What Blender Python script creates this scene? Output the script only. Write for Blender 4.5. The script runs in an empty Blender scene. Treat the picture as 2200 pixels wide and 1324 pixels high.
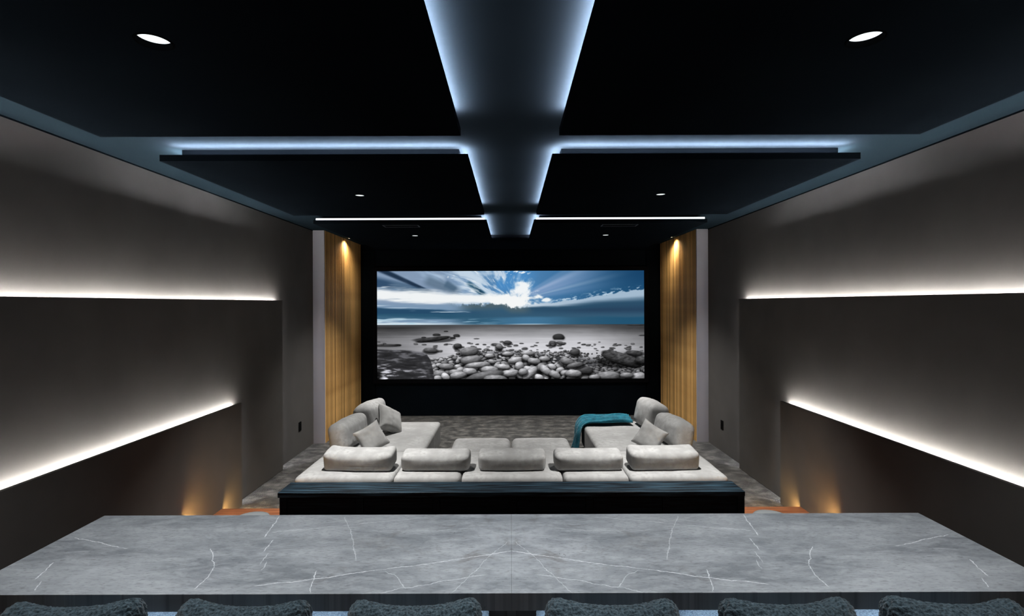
import bpy, bmesh, math, random
import numpy as np
from mathutils import Vector, Matrix

SC = bpy.context.scene
COL = SC.collection
R = math.radians

# ================================================================ camera, world, exposure
# X to the right, Y towards the screen, Z up; the carpet in front of the screen is z = 0
cam_data = bpy.data.cameras.new('camera')
cam_data.sensor_width = 36.0
cam_data.lens = 18.0
cam_data.shift_x = 3.0 / 2200
cam_data.shift_y = -9.0 / 2200
cam_data.clip_start = 0.02
cam = bpy.data.objects.new('camera', cam_data)
COL.objects.link(cam)
cam.location = (0, 0, 2.4)
cam.rotation_euler = (R(90), R(0.2), 0)
SC.camera = cam

world = bpy.data.worlds.new('world'); SC.world = world
world.use_nodes = True
world.node_tree.nodes['Background'].inputs[0].default_value = (0.0, 0.0, 0.0, 1)
world.node_tree.nodes['Background'].inputs[1].default_value = 0.0

SC.view_settings.view_transform = 'Standard'
SC.view_settings.look = 'None'
SC.view_settings.gamma = 1.0
SC.view_settings.use_curve_mapping = False
SC.view_settings.exposure = 0.0
SC.cycles.max_bounces = 8
SC.cycles.diffuse_bounces = 5
SC.cycles.caustics_reflective = False
SC.cycles.caustics_refractive = False
SC.cycles.sample_clamp_indirect = 4.0

# light levels (lamps of the room, plus a few added for more light)
E_WALL = 160.0        # strips behind the wall panels (radiance)
E_WALL_END = 85.0     # the same strips where they turn down the panel ends
E_COVE = 320.0         # strips on the ceiling panels
E_COVE_OUT = 170.0     # strips on the outer edge of the ceiling panels
E_NEAR = 330.0         # strips on the front edge of the middle ceiling panels
E_LINE = 1.8         # line light between the second and third ceiling panels
E_STEP = 400.0         # warm strips under the stair nosings
E_BAR_FILL = 40.0          # added strip under the bar top, brightens the stool seats
P_BAR = 150.0         # spots over the bar, also scales the added pairs out of view (W)
P_SOFA = 900.0       # spots over the sofa
P_FRONT = 640.0      # spots in front of the screen
P_WASH = 60.0        # warm spots on the slat walls

# ---------------------------------------------------------------- noise helpers (numpy)
def _hash(ix, iy, iz, seed):
    h = (ix.astype(np.int64) * 374761393 + iy.astype(np.int64) * 668265263
         + iz.astype(np.int64) * 2147483647 + seed * 974634777) & 0xFFFFFFFF
    h = ((h ^ (h >> 13)) * 1274126177) & 0xFFFFFFFF
    h = ((h ^ (h >> 16)) * 2246822519) & 0xFFFFFFFF
    return ((h ^ (h >> 15)) & 0xFFFFFF) / float(0xFFFFFF)

def vnoise(x, y, z=None, seed=0):
    x = np.asarray(x, float); y = np.asarray(y, float)
    z = np.zeros_like(x) if z is None else np.asarray(z, float)
    ix, iy, iz = np.floor(x), np.floor(y), np.floor(z)
    fx, fy, fz = x - ix, y - iy, z - iz
    fx, fy, fz = [f * f * (3 - 2 * f) for f in (fx, fy, fz)]
    r = 0
    for a in (0, 1):
        for b in (0, 1):
            for c in (0, 1):
                w = (fx if a else 1 - fx) * (fy if b else 1 - fy) * (fz if c else 1 - fz)
                r = r + w * _hash(ix + a, iy + b, iz + c, seed)
    return r

def fbm(x, y, z=None, seed=0, octv=4):
    r, a, t = 0, 1.0, 0
    for o in range(octv):
        k = 2.03 ** o
        r = r + a * vnoise(np.asarray(x) * k + 17.3 * o, np.asarray(y) * k + 5.1 * o,
                           None if z is None else np.asarray(z) * k, seed + o)
        t += a; a *= 0.5
    return r / t

def sst(e0, e1, x):
    t = np.clip((x - e0) / (e1 - e0), 0, 1)
    return t * t * (3 - 2 * t)

# ---------------------------------------------------------------- the seascape shown on the screen
def paint_seascape(NW, NH):
    """sRGB picture (NH, NW, 3), row 0 at the top; worked in a 578 x 233 canvas."""
    X, Y = np.meshgrid((np.arange(NW) + .5) / NW * 578, (np.arange(NH) + .5) / NH * 233)
    img = np.zeros((NH, NW, 3))

    def mix(col, m):
        nonlocal img
        m = np.clip(m, 0, 1)[..., None]
        img = img * (1 - m) + np.asarray(col, float) / 255. * m

    # ---- sky
    cx, cy = 292., 66.
    dx, dy = X - cx, (Y - cy) * 1.25
    r = np.hypot(dx, dy) + 1e-3
    th = np.arctan2(dy, dx)
    wx, wy = (fbm(X / 40, Y / 26, seed=41) - .5) * 14, (fbm(X / 40, Y / 26, seed=43) - .5) * 10
    th2, r2 = np.arctan2(dy + wy, dx + wx), np.hypot(dx + wx, dy + wy)
    streak = fbm(th2 * 6, np.log(r2 + 25) * 2.6, seed=3, octv=4)
    fine = fbm(th2 * 22, np.log(r2 + 20) * 4.5, seed=8, octv=4)
    puff = fbm(X / 14, Y / 11, seed=47, octv=4)
    soft = fbm(X / 55, Y / 16, seed=21, octv=4)
    horiz = fbm(X / 120 + Y / 60, Y / 5, seed=31, octv=4)
    hf = fbm(X / 40, Y / 2.6, seed=34, octv=3)
    tx = X / 578
    mix((78, 130, 178), np.ones_like(X))
    mix((34, 82, 120), sst(.50, .98, tx))
    mix((24, 66, 104), sst(.72, 1.05, tx) * sst(60, 0, Y))
    mix((134, 154, 180), sst(.50, .22, tx) * .95)
    # dark wedges on the left
    def wedge(x0, y0, x1, y1, w0, w1, col, k):
        L = np.hypot(x1 - x0, y1 - y0)
        t = ((X - x0) * (x1 - x0) + (Y - y0) * (y1 - y0)) / L ** 2
        d = np.abs((X - x0) * (y1 - y0) - (Y - y0) * (x1 - x0)) / L
        w = w0 + (w1 - w0) * np.clip(t, 0, 1)
        mix(col, k * sst(1.0, .25, d / w) * sst(-.25, .05, t) * sst(1.2, .85, t))
    wedge(-20, 22, 118, 46, 20, 9, (46, 74, 104), .95)
    wedge(6, -4, 104, 40, 9, 5, (22, 40, 62), .9)
    wedge(40, 30, 130, 52, 12, 6, (90, 116, 142), .7)
    # radial rays
    ray = sst(.42, .72, streak) * sst(300, 60, r) * sst(20, -30, dy)
    left_top = sst(40, -8, dx) * sst(-260, -150, dx)
    mix((206, 220, 234), ray * left_top * .9)
    mix((196, 214, 230), sst(.40, .62, soft * .5 + streak * .5) * sst(130, 190, X) * sst(265, 250, X) * sst(30, -10, dy) * .75)
    mix((170, 196, 222), sst(.5, .75, fine) * left_top * sst(20, -25, dy) * .6)
    mix((238, 242, 244), sst(.6, .8, fine) * left_top * sst(0, -20, dy) * sst(170, 50, r) * .8)
    wedge(112, 22, 176, 46, 17, 15, (94, 116, 138), .85)
    wedge(150, 28, 170, 40, 12, 9, (72, 98, 122), .8)
    wedge(200, 28, 232, 52, 8, 9, (44, 86, 112), .95)
    wedge(214, 38, 232, 52, 6, 6, (24, 62, 88), .85)
    mix((232, 238, 242), sst(.55, .8, fine) * sst(-150, -60, dx) * sst(0, -50, dx) * sst(0, -20, dy) * .65)
    # blue notch above the glow
    mix((74, 138, 196), sst(-36, -31, dx) * sst(66, 20, dx) * sst(-12, -44, dy) * sst(.75, .4, streak) * .9)
    # pale rays to the right
    def pray(a0, half, k, col=(150, 172, 206)):
        d = np.abs(th - a0) / half
        mix(col, k * sst(1, 0, d) * sst(290, 60, r) * sst(25, 60, r))
    pray(-0.50, .13, .95); pray(-0.38, .13, .8, (136, 160, 198)); pray(-0.62, .07, .35); pray(-.23, .12, .6, (120, 150, 190))
    pray(-1.35, .10, .45, (170, 200, 228)); pray(-.30, .05, .5, (170, 190, 214))
    # white band on the left
    yb = np.interp(X, [0, 60, 130, 200, 250, 292], [52, 53, 58, 58, 62, 66])
    hb = np.interp(X, [0, 60, 130, 200, 250, 292], [12, 15, 15, 14, 13, 12])
    band = sst(1.25, .35, np.abs(Y - yb + (soft - .5) * 14 + (hf - .5) * 7) / hb) * sst(308, 285, X)
    mix((240, 243, 244), band)
    mix((70, 120, 168), sst(.58, .75, hf) * sst(70, 20, X) * sst(1, .3, np.abs(Y - 40) / 6) * .9)
    mix((236, 240, 244), sst(.55, .7, hf) * sst(60, 10, X) * sst(1, .3, np.abs(Y - 33) / 5) * .8)
    mix((150, 168, 186), sst(.55, .75, hf) * sst(150, 60, X) * sst(1, .4, np.abs(Y - 63) / 8) * .7)
    # glow
    rag = (puff - .5)
    g = sst(46, 24, np.hypot(dx * .62, dy * 1.45) + rag * 46 + (fine - .5) * 16)
    mix((244, 246, 246), g)
    mix((240, 244, 247), sst(24, 6, np.hypot((X - 313) * .8, (Y - 36) * 1.0) + rag * 34 + (fine - .5) * 10))
    # ragged little clouds
    n2 = fbm(X / 7 + Y / 6, Y / 4.2, seed=77, octv=3)
    mix((240, 245, 248), sst(.52, .66, n2) * sst(1, .4, np.hypot((X - 305) / 34, (Y - 5) / 9)) * .95)
    mix((240, 245, 248), sst(.5, .66, n2) * sst(1, .4, np.hypot((X - 160) / 12, (Y - 12) / 6)) * .7)
    # right cloud bank with a bright rim
    rim = np.interp(X, [292, 330, 390, 430, 470, 520, 578], [79, 73, 68, 62, 55, 48, 40])
    rim0 = rim
    rim = rim + (fbm(X / 9, Y / 9, seed=91) - .5) * 7
    up = rim - Y
    curl = fbm((X + Y * 1.6) / 8, (Y - X * .05) / 4.5, seed=95, octv=3)
    mix((190, 212, 230), sst(.52, .68, curl) * sst(330, 400, X) * sst(14, 2, up) * (up > -1) * .9)
    mix((236, 241, 244), sst(1, .5, np.hypot((X - 366) / 15, (Y - 63) / 7) + (curl - .5) * .8))
    bank = sst(-1, 2, -up) * sst(296, 318, X)
    fade = np.interp(X, [292, 360, 420, 500, 578], [7, 9, 15, 22, 30])
    mix((206, 218, 228), bank * .97)
    mix((150, 176, 200), bank * sst(.45, .8, tx) * .75)
    mix((44, 78, 104), bank * sst(.35, 1.0, (Y - rim0 + (horiz - .5) * 5) / fade))
    mix((38, 62, 88), bank * sst(.9, 1.8, (Y - rim0 + (horiz - .5) * 5) / fade) * sst(330, 480, X))
    # dark lower bank, centre and left
    top = np.interp(X, [150, 190, 250, 270, 290, 330], [70, 73, 71, 69, 79, 80])
    top0 = top
    top = top + (fbm(X / 5, Y / 7, seed=101, octv=3) - .5) * 12
    low = sst(-1.5, 4, Y - top) * sst(140, 195, X)
    mix((78, 98, 108), low * sst(345, 310, X))
    mix((52, 88, 114), low * sst(2, 18, Y - top0))
    # left lower banding
    m = sst(66, 80, Y + (soft - .5) * 12) * sst(215, 150, X)
    mix((122, 150, 178), m * .95)
    mix((206, 222, 236), m * sst(.55, .72, horiz) * .85)
    mix((38, 74, 104), sst(1, .45, np.abs(Y - (88 + X * .035) + (soft - .5) * 6) / 11) * sst(255, 150, X))
    mix((44, 86, 112), sst(1, .5, np.abs(Y - 98) / 8) * sst(300, 160, X) * .8)
    mix((206, 224, 236), sst(.6, .74, hf) * sst(1, .3, np.abs(Y - (82 + X * .035)) / 5) * sst(60, 110, X) * sst(230, 170, X) * .9)
    # band above the horizon
    b2 = sst(97, 103, Y + (soft - .5) * 4)
    mix((50, 92, 118), b2 * sst(120, 240, X))
    mix((34, 82, 112), b2 * sst(380, 560, X))
    mix((74, 126, 164), b2 * sst(1, 0, np.abs(X - 330) / 120) * .7)
    mix((204, 222, 232), sst(.44, .6, horiz * .5 + hf * .5) * sst(99, 104, Y) * sst(130, 50, X))
    mix((214, 228, 236), sst(109, 113, Y + (hf - .5) * 4) * sst(235, 60, X))
    mix((170, 206, 226), sst(.55, .7, hf) * sst(100, 106, Y) * sst(300, 150, X) * .75)
    mix((190, 214, 228), sst(113.2, 115.6, Y) * (sst(1, .1, np.abs(X - 330) / 70) * .95 + .25 * sst(300, 200, X)))

    # ---- sea
    H0 = 116.
    sea = sst(H0 - .6, H0 + .4, Y)
    yy = Y - H0
    base = np.interp(yy, [0, 6, 14, 30, 50, 70, 117], [92, 100, 138, 196, 216, 200, 120])
    edge = np.abs(X - 320) / 300
    base = base * (1 - .42 * sst(.35, 1.1, edge)) * (1 - .30 * sst(30, 0, yy) * sst(.3, .9, edge))
    base = base + (fbm(X / 90, yy / 3, seed=131, octv=3) - .5) * 26 + (fbm(X / 30, yy / 7, seed=133) - .5) * 16
    base = base / 255
    seac = np.stack([base * .985, base * .985, base * 1.01], -1)
    img = img * (1 - sea[..., None]) + np.clip(seac, 0, 1) * sea[..., None]
    mix((70, 72, 76), sst(0, 1.2, yy) * sst(7, 3, yy) * (.35 + .5 * sst(.5, 1, edge)))

    # ---- stones
    rng = np.random.RandomState(11)
    sx, sy = NW / 578., NH / 233.
    def stone(x, y, a, b, ang, lum, contrast=1.0, blur=.12, power=2.2, grain=0.0, flat=False, halo=.6):
        if flat or blur > .15: halo = .18
        R = max(a, b) * 1.35 + 2
        i0, i1 = max(0, int((y - R) * sy)), min(NH, int((y + R) * sy) + 2)
        j0, j1 = max(0, int((x - R) * sx)), min(NW, int((x + R) * sx) + 2)
        if i0 >= i1 or j0 >= j1:
            return
        xs, ys = X[i0:i1, j0:j1] - x, Y[i0:i1, j0:j1] - y
        c, s = math.cos(ang), math.sin(ang)
        u, v = (xs * c + ys * s) / a, (-xs * s + ys * c) / b
        q = (np.abs(u) ** power + np.abs(v) ** power) ** (1 / power)
        q = q + (vnoise(xs / (a * .9) + x, ys / (b * .9) + y, seed=7) - .5) * .16
        if flat:
            q = np.maximum(q, (ys / b - .25) * 2.0)
        m = sst(1 + blur, 1 - blur, q)
        sh = sst(1.35, .9, np.hypot(xs / (a * 1.05), (ys - b * .35) / (b * 1.0)))
        nz = np.sqrt(np.clip(1 - np.minimum(q, 1) ** 2, 0, 1))
        up = -(v * c + u * s * .6)
        light = .34 + .42 * nz + .50 * up * contrast - .10 * u
        val = lum * np.clip(light, .08, 1.35)
        if grain:
            val = val * (1 + grain * (fbm(xs / 6 + ys / 9, ys / 2.2, seed=5, octv=3) - .5) * 2)
        blk = img[i0:i1, j0:j1]
        dk = (sh * halo * (1 - m))[..., None]
        blk = blk * (1 - dk)
        col = np.stack([val, val, val * 1.02], -1)
        img[i0:i1, j0:j1] = blk * (1 - m[..., None]) + np.clip(col, 0, 1) * m[..., None]

    # rocks out in the water (canvas units)
    for x, y, a, b, l in [(129, 137.5, 8, 3, .24), (149, 130, 4.5, 1.5, .25), (172, 139.5, 7, 3.6, .26), (164, 144.5, 6, 2.6, .22),
                          (101, 143, 5, 1.6, .28), (215, 146, 6, 1.2, .45), (575, 140, 9, 1.4, .3), (560, 118, 18, 1.3, .3),
                          (44, 159.5, 8, 2.6, .18), (20, 160, 24, 3.2, .32)]:
        stone(x, y, a, b, 0, l, .8, .22, flat=True)
    stone(122, 147, 37, 5.0, -.13, .24, 1.0, .12, grain=.4)
    stone(393, 143.5, 12.5, 7.0, 0, .26, .8, .16, flat=True)
    stone(380, 157, 8, 6, .2, .38); stone(397, 156.5, 9, 3.6, .2, .40, blur=.25)
    stone(282, 155, 9, 4.6, .05, .34); stone(255, 159, 9, 3, 0, .42, blur=.25)
    # submerged scatter
    for k in range(110):
        y = 152 + 24 * rng.rand() ** .8
        x = rng.rand() * 578
        if x < 110 and y > 160: continue
        a = 2.2 + 4.5 * rng.rand() * (y - 140) / 30
        stone(x, y, a, a * (.30 + .2 * rng.rand()), rng.normal() * .1, .34 + .18 * rng.rand(), .7, .35, flat=True)
    # dark bed under the dense field
    bed_top = np.interp(X, [100, 150, 200, 260, 330, 420, 480, 578], [196, 190, 180, 172, 174, 180, 186, 196])
    mix((44, 45, 48), sst(-4, 12, Y - bed_top + (soft - .5) * 16) * sst(110, 135, X) * (.9 - .35 * sst(400, 520, X)))
    # pebbles, far to near
    L = []
    for k in range(1500):
        t = rng.rand() ** .85
        y = 170 + 66 * t
        x = 112 + 470 * rng.rand()
        bt = np.interp(x, [100, 150, 200, 260, 330, 420, 480, 578], [190, 182, 172, 167, 168, 172, 178, 188])
        if y < bt: continue
        a = (2.6 + 11.5 * t ** 1.15) * (.55 + .65 * rng.rand())
        if x > 440: a *= .62
        L.append((y, x, a))
    L.sort()
    keep = []
    for y, x, a in L:
        if any((x - X2) ** 2 / (a + A2) ** 2 + (y - Y2) ** 2 / (.55 * (a + A2)) ** 2 < .42 for Y2, X2, A2 in keep[-260:]):
            continue
        keep.append((y, x, a))
    for y, x, a in keep:
        el = .45 + .28 * rng.rand()
        lum = (.50 + .34 * rng.rand()) * (1 - .30 * (x > 440)) * (1 - .15 * (y < 182))
        stone(x, y, a, a * el, rng.normal() * .28, lum, 1.0, .10, 2.3, .12)
    # hand-placed stones, far to near
    for p in [(116, 171, 15, 6, .05, .42), (174, 162, 9, 5.5, 0, .30), (264, 164, 8, 6, .3, .52), (200, 174, 20, 10, -.1, .55),
              (428, 176, 11, 8, 0, .36), (362, 190, 12, 6, 0, .72), (325, 178, 14, 5.5, 0, .74), (282, 179, 12, 5, 0, .76),
              (203, 192, 22, 10, -.1, .62), (243, 183, 11, 5, 0, .78), (300, 193, 17, 7, -.12, .76), (322, 188, 9, 7, .6, .78),
              (340, 195, 14, 7, .15, .70), (217, 203, 26, 7, -.08, .74), (272, 207, 15, 6, .12, .82), (308, 205, 10, 9, -.4, .80),
              (150, 206, 17, 7, .05, .62), (328, 213, 12, 8, .2, .78), (243, 213, 19, 8, .02, .74), (200, 217, 16, 8, .0, .76),
              (355, 210, 11, 10, .6, .6), (170, 219, 15, 7, 0, .66), (286, 221, 20, 8, -.08, .80), (331, 221, 19, 8, -.75, .84),
              (365, 216, 16, 8, .7, .76), (136, 222, 15, 8, .0, .60), (448, 215, 18, 9, .1, .34), (424, 222, 17, 8, .05, .72),
              (176, 225, 18, 8, -.1, .72), (316, 218, 10, 8, 0, .7), (384, 224, 13, 8, .5, .7), (410, 196, 16, 8, .25, .56),
              (428, 204, 18, 6, -.18, .50), (147, 228, 10, 8, .5, .86), (131, 232, 9, 7, 0, .7), (350, 231, 10, 8, .3, .82),
              (500, 228, 24, 10, .0, .58), (470, 230, 12, 6, 0, .68), (566, 230, 16, 10, -.1, .70), (540, 226, 14, 6, 0, .6),
              (233, 226, 40, 9, -.16, .50), (255, 233, 24, 9, .0, .62)]:
        stone(*p, 1.05, .08, 2.4, .22)
    # boulder at the right and its neighbours
    stone(556, 178, 19, 6, .1, .32, .8, .1, grain=.4)
    stone(528, 191, 46, 13, .30, .30, .9, .07, 2.2, .6)
    stone(575, 194, 16, 8, .2, .3, .9, .1, grain=.5)
    # big flat rock at the left
    topy = np.interp(X, [0, 60, 98, 108, 116, 121, 124], [168, 170, 174, 180, 192, 212, 236])
    m = sst(-.6, .8, Y - topy) * sst(126, 122.5, X)
    w1 = fbm(X / 30 + Y / 30, Y / 6.5 - X / 70, seed=201, octv=5)
    w2 = fbm(X / 13, Y / 2.4, seed=211, octv=3)
    val = .20 + .16 * (w1 - .5) + .10 * (w2 - .5)
    val = val + sst(.50, .66, w1 * .65 + w2 * .35) * (.16 + .30 * sst(190, 205, Y) * sst(90, 20, X) + .2 * sst(205, 225, Y))
    val = val + sst(4, 0, Y - topy) * .10 + sst(6, 0, np.abs(X - (104 + (Y - 200) * .4))) * sst(185, 205, Y) * .12 * w2
    val = val * (1 - .75 * sst(18, 0, X) * sst(206, 226, Y))
    rock = np.clip(np.stack([val, val, val * 1.05], -1), 0, 1)
    img = img * (1 - m[..., None]) + rock * m[..., None]
    return np.clip(img, 0, 1)

# ================================================================ mesh helpers
def link(o, parent=None):
    COL.objects.link(o)
    if parent is not None:
        o.parent = parent
    return o

def mesh_obj(name, verts, faces, mat, parent=None, smooth=False, loc=None):
    me = bpy.data.meshes.new(name)
    me.from_pydata([tuple(v) for v in verts], [], [tuple(f) for f in faces])
    if smooth:
        me.polygons.foreach_set('use_smooth', [True] * len(me.polygons))
    me.update()
    if mat is not None:
        me.materials.append(mat)
    o = bpy.data.objects.new(name, me)
    if loc is not None:
        o.location = loc
    return link(o, parent)

def bm_obj(name, bm, mat, parent=None, smooth=False, loc=None):
    me = bpy.data.meshes.new(name)
    bm.normal_update()
    bm.to_mesh(me); bm.free()
    if smooth:
        me.polygons.foreach_set('use_smooth', [True] * len(me.polygons))
    if mat is not None:
        me.materials.append(mat)
    o = bpy.data.objects.new(name, me)
    if loc is not None:
        o.location = loc
    return link(o, parent)

def add_box(bm, x0, x1, y0, y1, z0, z1, bevel=0.0, seg=2):
    r = bmesh.ops.create_cube(bm, size=1.0)
    vs = r['verts']
    for v in vs:
        v.co = Vector(((x0 + x1) / 2 + v.co.x * (x1 - x0), (y0 + y1) / 2 + v.co.y * (y1 - y0), (z0 + z1) / 2 + v.co.z * (z1 - z0)))
    if bevel > 0:
        es = list({e for v in vs for e in v.link_edges})
        bmesh.ops.bevel(bm, geom=es, offset=bevel, segments=seg, affect='EDGES', profile=0.5)

def box(name, x0, x1, y0, y1, z0, z1, mat, parent=None, bevel=0.0, seg=2, loc=None):
    bm = bmesh.new()
    add_box(bm, min(x0, x1), max(x0, x1), min(y0, y1), max(y0, y1), z0, z1, bevel, seg)
    return bm_obj(name, bm, mat, parent, loc=loc)

def strip_up(name, x0, x1, y0, y1, z0, z1, mat, parent, down=False, front=False):
    """light strip whose diffuser is its upper (or lower) face"""
    o = box(name, x0, x1, y0, y1, z0, z1, M['strip_body'], parent)
    o.data.materials.append(mat)
    for p in o.data.polygons:
        if (p.normal.z < -.5) if down else (p.normal.z > .5 or (front and p.normal.y < -.5)):
            p.material_index = 1
    return o

def tube_bm(bm, pts, rad, n=10):
    pts = [Vector(p) for p in pts]
    rings = []
    for i, p in enumerate(pts):
        t = (pts[min(i + 1, len(pts) - 1)] - pts[max(i - 1, 0)]).normalized()
        a = t.orthogonal().normalized() if abs(t.z) > .9 else Vector((0, 0, 1)).cross(t).normalized()
        b = t.cross(a)
        rr = rad[i] if isinstance(rad, (list, tuple)) else rad
        rings.append([bm.verts.new(p + rr * (math.cos(2 * math.pi * k / n) * a + math.sin(2 * math.pi * k / n) * b)) for k in range(n)])
    for i in range(len(rings) - 1):
        for k in range(n):
            bm.faces.new((rings[i][k], rings[i][(k + 1) % n], rings[i + 1][(k + 1) % n], rings[i + 1][k]))
    bm.faces.new(rings[0][::-1]); bm.faces.new(rings[-1])

def lathe_bm(bm, prof, n=40, cx=0, cy=0):
    _lathe(bm, prof, n, cx, cy)
    bmesh.ops.recalc_face_normals(bm, faces=bm.faces[:])

def _lathe(bm, prof, n, cx, cy):
    rings = []
    for r, z in prof:
        if r <= 1e-6:
            rings.append([bm.verts.new((cx, cy, z))])
        else:
            rings.append([bm.verts.new((cx + r * math.cos(2 * math.pi * k / n), cy + r * math.sin(2 * math.pi * k / n), z)) for k in range(n)])
    for a, b in zip(rings, rings[1:]):
        for k in range(n):
            k2 = (k + 1) % n
            if len(a) == 1:
                bm.faces.new((a[0], b[k], b[k2]))
            elif len(b) == 1:
                bm.faces.new((a[k], a[k2], b[0]))
            else:
                bm.faces.new((a[k], a[k2], b[k2], b[k]))

def cube_grid(n):
    """vertices on a unit cube [-1,1] with n cells per edge, and its quads"""
    idx = {}; V = []; F = []
    def vid(i, j, k):
        key = (i, j, k)
        if key not in idx:
            idx[key] = len(V); V.append(key)
        return idx[key]
    for s in (0, n):
        for a in range(n):
            for b in range(n):
                q = [(a, b), (a + 1, b), (a + 1, b + 1), (a, b + 1)]
                f1 = [vid(s, u, v) for u, v in q]
                f2 = [vid(u, s, v) for u, v in q]
                f3 = [vid(u, v, s) for u, v in q]
                F.append(f1 if s else f1[::-1])
                F.append(f2[::-1] if s else f2)
                F.append(f3 if s else f3[::-1])
    return np.array(V, float) / n * 2 - 1, F

_grid_cache = {}
def soft_box(name, size, r, mat, parent=None, n=20, bulge=(0, 0, 0), noise=0.0, nscale=4.0, seed=0, shape=None, loc=None, rot=None, flat_bottom=False):
    """upholstered block: rounded box, bulged faces, low relief; origin at the bottom centre"""
    if n not in _grid_cache:
        _grid_cache[n] = cube_grid(n)
    P, F = _grid_cache[n]
    # more vertices towards the edges
    Q = np.sign(P) * (1 - (1 - np.abs(P)) ** 1.35)
    h = np.array(size) / 2
    rr = min(r, h.min() * .98)
    p = Q * h
    inner = np.clip(p, -(h - rr), h - rr)
    d = p - inner
    ln = np.linalg.norm(d, axis=1, keepdims=True); ln[ln == 0] = 1
    nrm = d / ln
    out = inner + nrm * rr
    u = np.clip(out / h, -1, 1)
    for ax in range(3):
        if bulge[ax]:
            o = [k for k in range(3) if k != ax]
            w = (1 - u[:, o[0]] ** 2) * (1 - u[:, o[1]] ** 2)
            out[:, ax] += np.sign(u[:, ax]) * np.abs(u[:, ax]) * bulge[ax] * w
    if noise:
        s = nscale
        k = fbm(out[:, 0] * s + seed * 3.7, out[:, 1] * s, out[:, 2] * s, seed=seed, octv=3) - .5
        out += nrm * (k * 2 * noise)[:, None]
    if shape is not None:
        out = shape(out, h)
    if flat_bottom:
        out[:, 2] = np.maximum(out[:, 2], -h[2])
    out[:, 2] += h[2]
    o = mesh_obj(name, out, F, mat, parent, smooth=True, loc=loc)
    if rot is not None:
        o.rotation_euler = rot
    return o

def empty(name, loc=(0, 0, 0), rz=0.0):
    o = bpy.data.objects.new(name, None)
    o.empty_display_size = .1
    o.location = loc; o.rotation_euler = (0, 0, rz)
    return link(o)

def tag(o, label=None, cat=None, group=None, kind=None):
    if label: o['label'] = label
    if cat: o['category'] = cat
    if group: o['group'] = group
    if kind: o['kind'] = kind
    return o

def copy_tree(o, parent=None):
    c = o.copy(); link(c, parent)
    for ch in list(o.children):
        copy_tree(ch, c)
    return c

# ================================================================ materials
def new_mat(name):
    m = bpy.data.materials.new(name); m.use_nodes = True
    nt = m.node_tree
    return m, nt, nt.nodes['Principled BSDF']

def N(nt, typ, **kw):
    n = nt.nodes.new(typ)
    for k, v in kw.items():
        if k == 'ins':
            for i, val in v.items():
                n.inputs[i].default_value = val
        else:
            setattr(n, k, v)
    return n

def coords(nt, scale=(1, 1, 1), rot=(0, 0, 0)):
    tc = N(nt, 'ShaderNodeTexCoord')
    mp = N(nt, 'ShaderNodeMapping')
    mp.inputs['Scale'].default_value = scale
    mp.inputs['Rotation'].default_value = rot
    nt.links.new(tc.outputs['Object'], mp.inputs['Vector'])
    return mp.outputs['Vector']

def noise_mat(name, c1, c2, scale=5.0, stretch=(1, 1, 1), rough=.8, detail=4, lo=.3, hi=.7, bump=0.0, bscale=60.0,
              bstretch=(1, 1, 1), spec=.3, sheen=0.0, metallic=0.0, bdist=.01, c3=None, s3=30.0):
    m, nt, b = new_mat(name)
    v = coords(nt, stretch)
    n = N(nt, 'ShaderNodeTexNoise', ins={'Scale': scale, 'Detail': detail})
    nt.links.new(v, n.inputs['Vector'])
    r = N(nt, 'ShaderNodeValToRGB')
    r.color_ramp.elements[0].position = lo; r.color_ramp.elements[1].position = hi
    r.color_ramp.elements[0].color = (*c1, 1); r.color_ramp.elements[1].color = (*c2, 1)
    nt.links.new(n.outputs['Fac'], r.inputs['Fac'])
    out = r.outputs['Color']
    if c3 is not None:
        n3 = N(nt, 'ShaderNodeTexNoise', ins={'Scale': s3, 'Detail': 3.0})
        nt.links.new(v, n3.inputs['Vector'])
        mx = N(nt, 'ShaderNodeMix', data_type='RGBA')
        mr = N(nt, 'ShaderNodeMapRange', ins={1: .45, 2: .7, 3: 0.0, 4: 1.0})
        nt.links.new(n3.outputs['Fac'], mr.inputs[0])
        nt.links.new(mr.outputs[0], mx.inputs[0])
        nt.links.new(out, mx.inputs[6]); mx.inputs[7].default_value = (*c3, 1)
        out = mx.outputs[2]
    nt.links.new(out, b.inputs['Base Color'])
    b.inputs['Roughness'].default_value = rough
    b.inputs['Specular IOR Level'].default_value = spec
    b.inputs['Metallic'].default_value = metallic
    if sheen:
        b.inputs['Sheen Weight'].default_value = sheen
        b.inputs['Sheen Roughness'].default_value = .5
    if bump:
        vb = coords(nt, bstretch)
        nb = N(nt, 'ShaderNodeTexNoise', ins={'Scale': bscale, 'Detail': 3.0})
        nt.links.new(vb, nb.inputs['Vector'])
        bp = N(nt, 'ShaderNodeBump', ins={'Strength': bump, 'Distance': bdist})
        nt.links.new(nb.outputs['Fac'], bp.inputs['Height'])
        nt.links.new(bp.outputs['Normal'], b.inputs['Normal'])
    return m

def emit_mat(name, col, strength):
    m, nt, b = new_mat(name)
    v = coords(nt)
    n = N(nt, 'ShaderNodeTexNoise', ins={'Scale': 1.5, 'Detail': 1.0})
    nt.links.new(v, n.inputs['Vector'])
    mr = N(nt, 'ShaderNodeMapRange', ins={1: .3, 2: .7, 3: strength * .92, 4: strength * 1.08})
    nt.links.new(n.outputs['Fac'], mr.inputs[0])
    e = N(nt, 'ShaderNodeEmission', ins={'Color': (*col, 1)})
    nt.links.new(mr.outputs[0], e.inputs['Strength'])
    nt.links.new(e.outputs[0], nt.nodes['Material Output'].inputs['Surface'])
    return m

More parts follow.
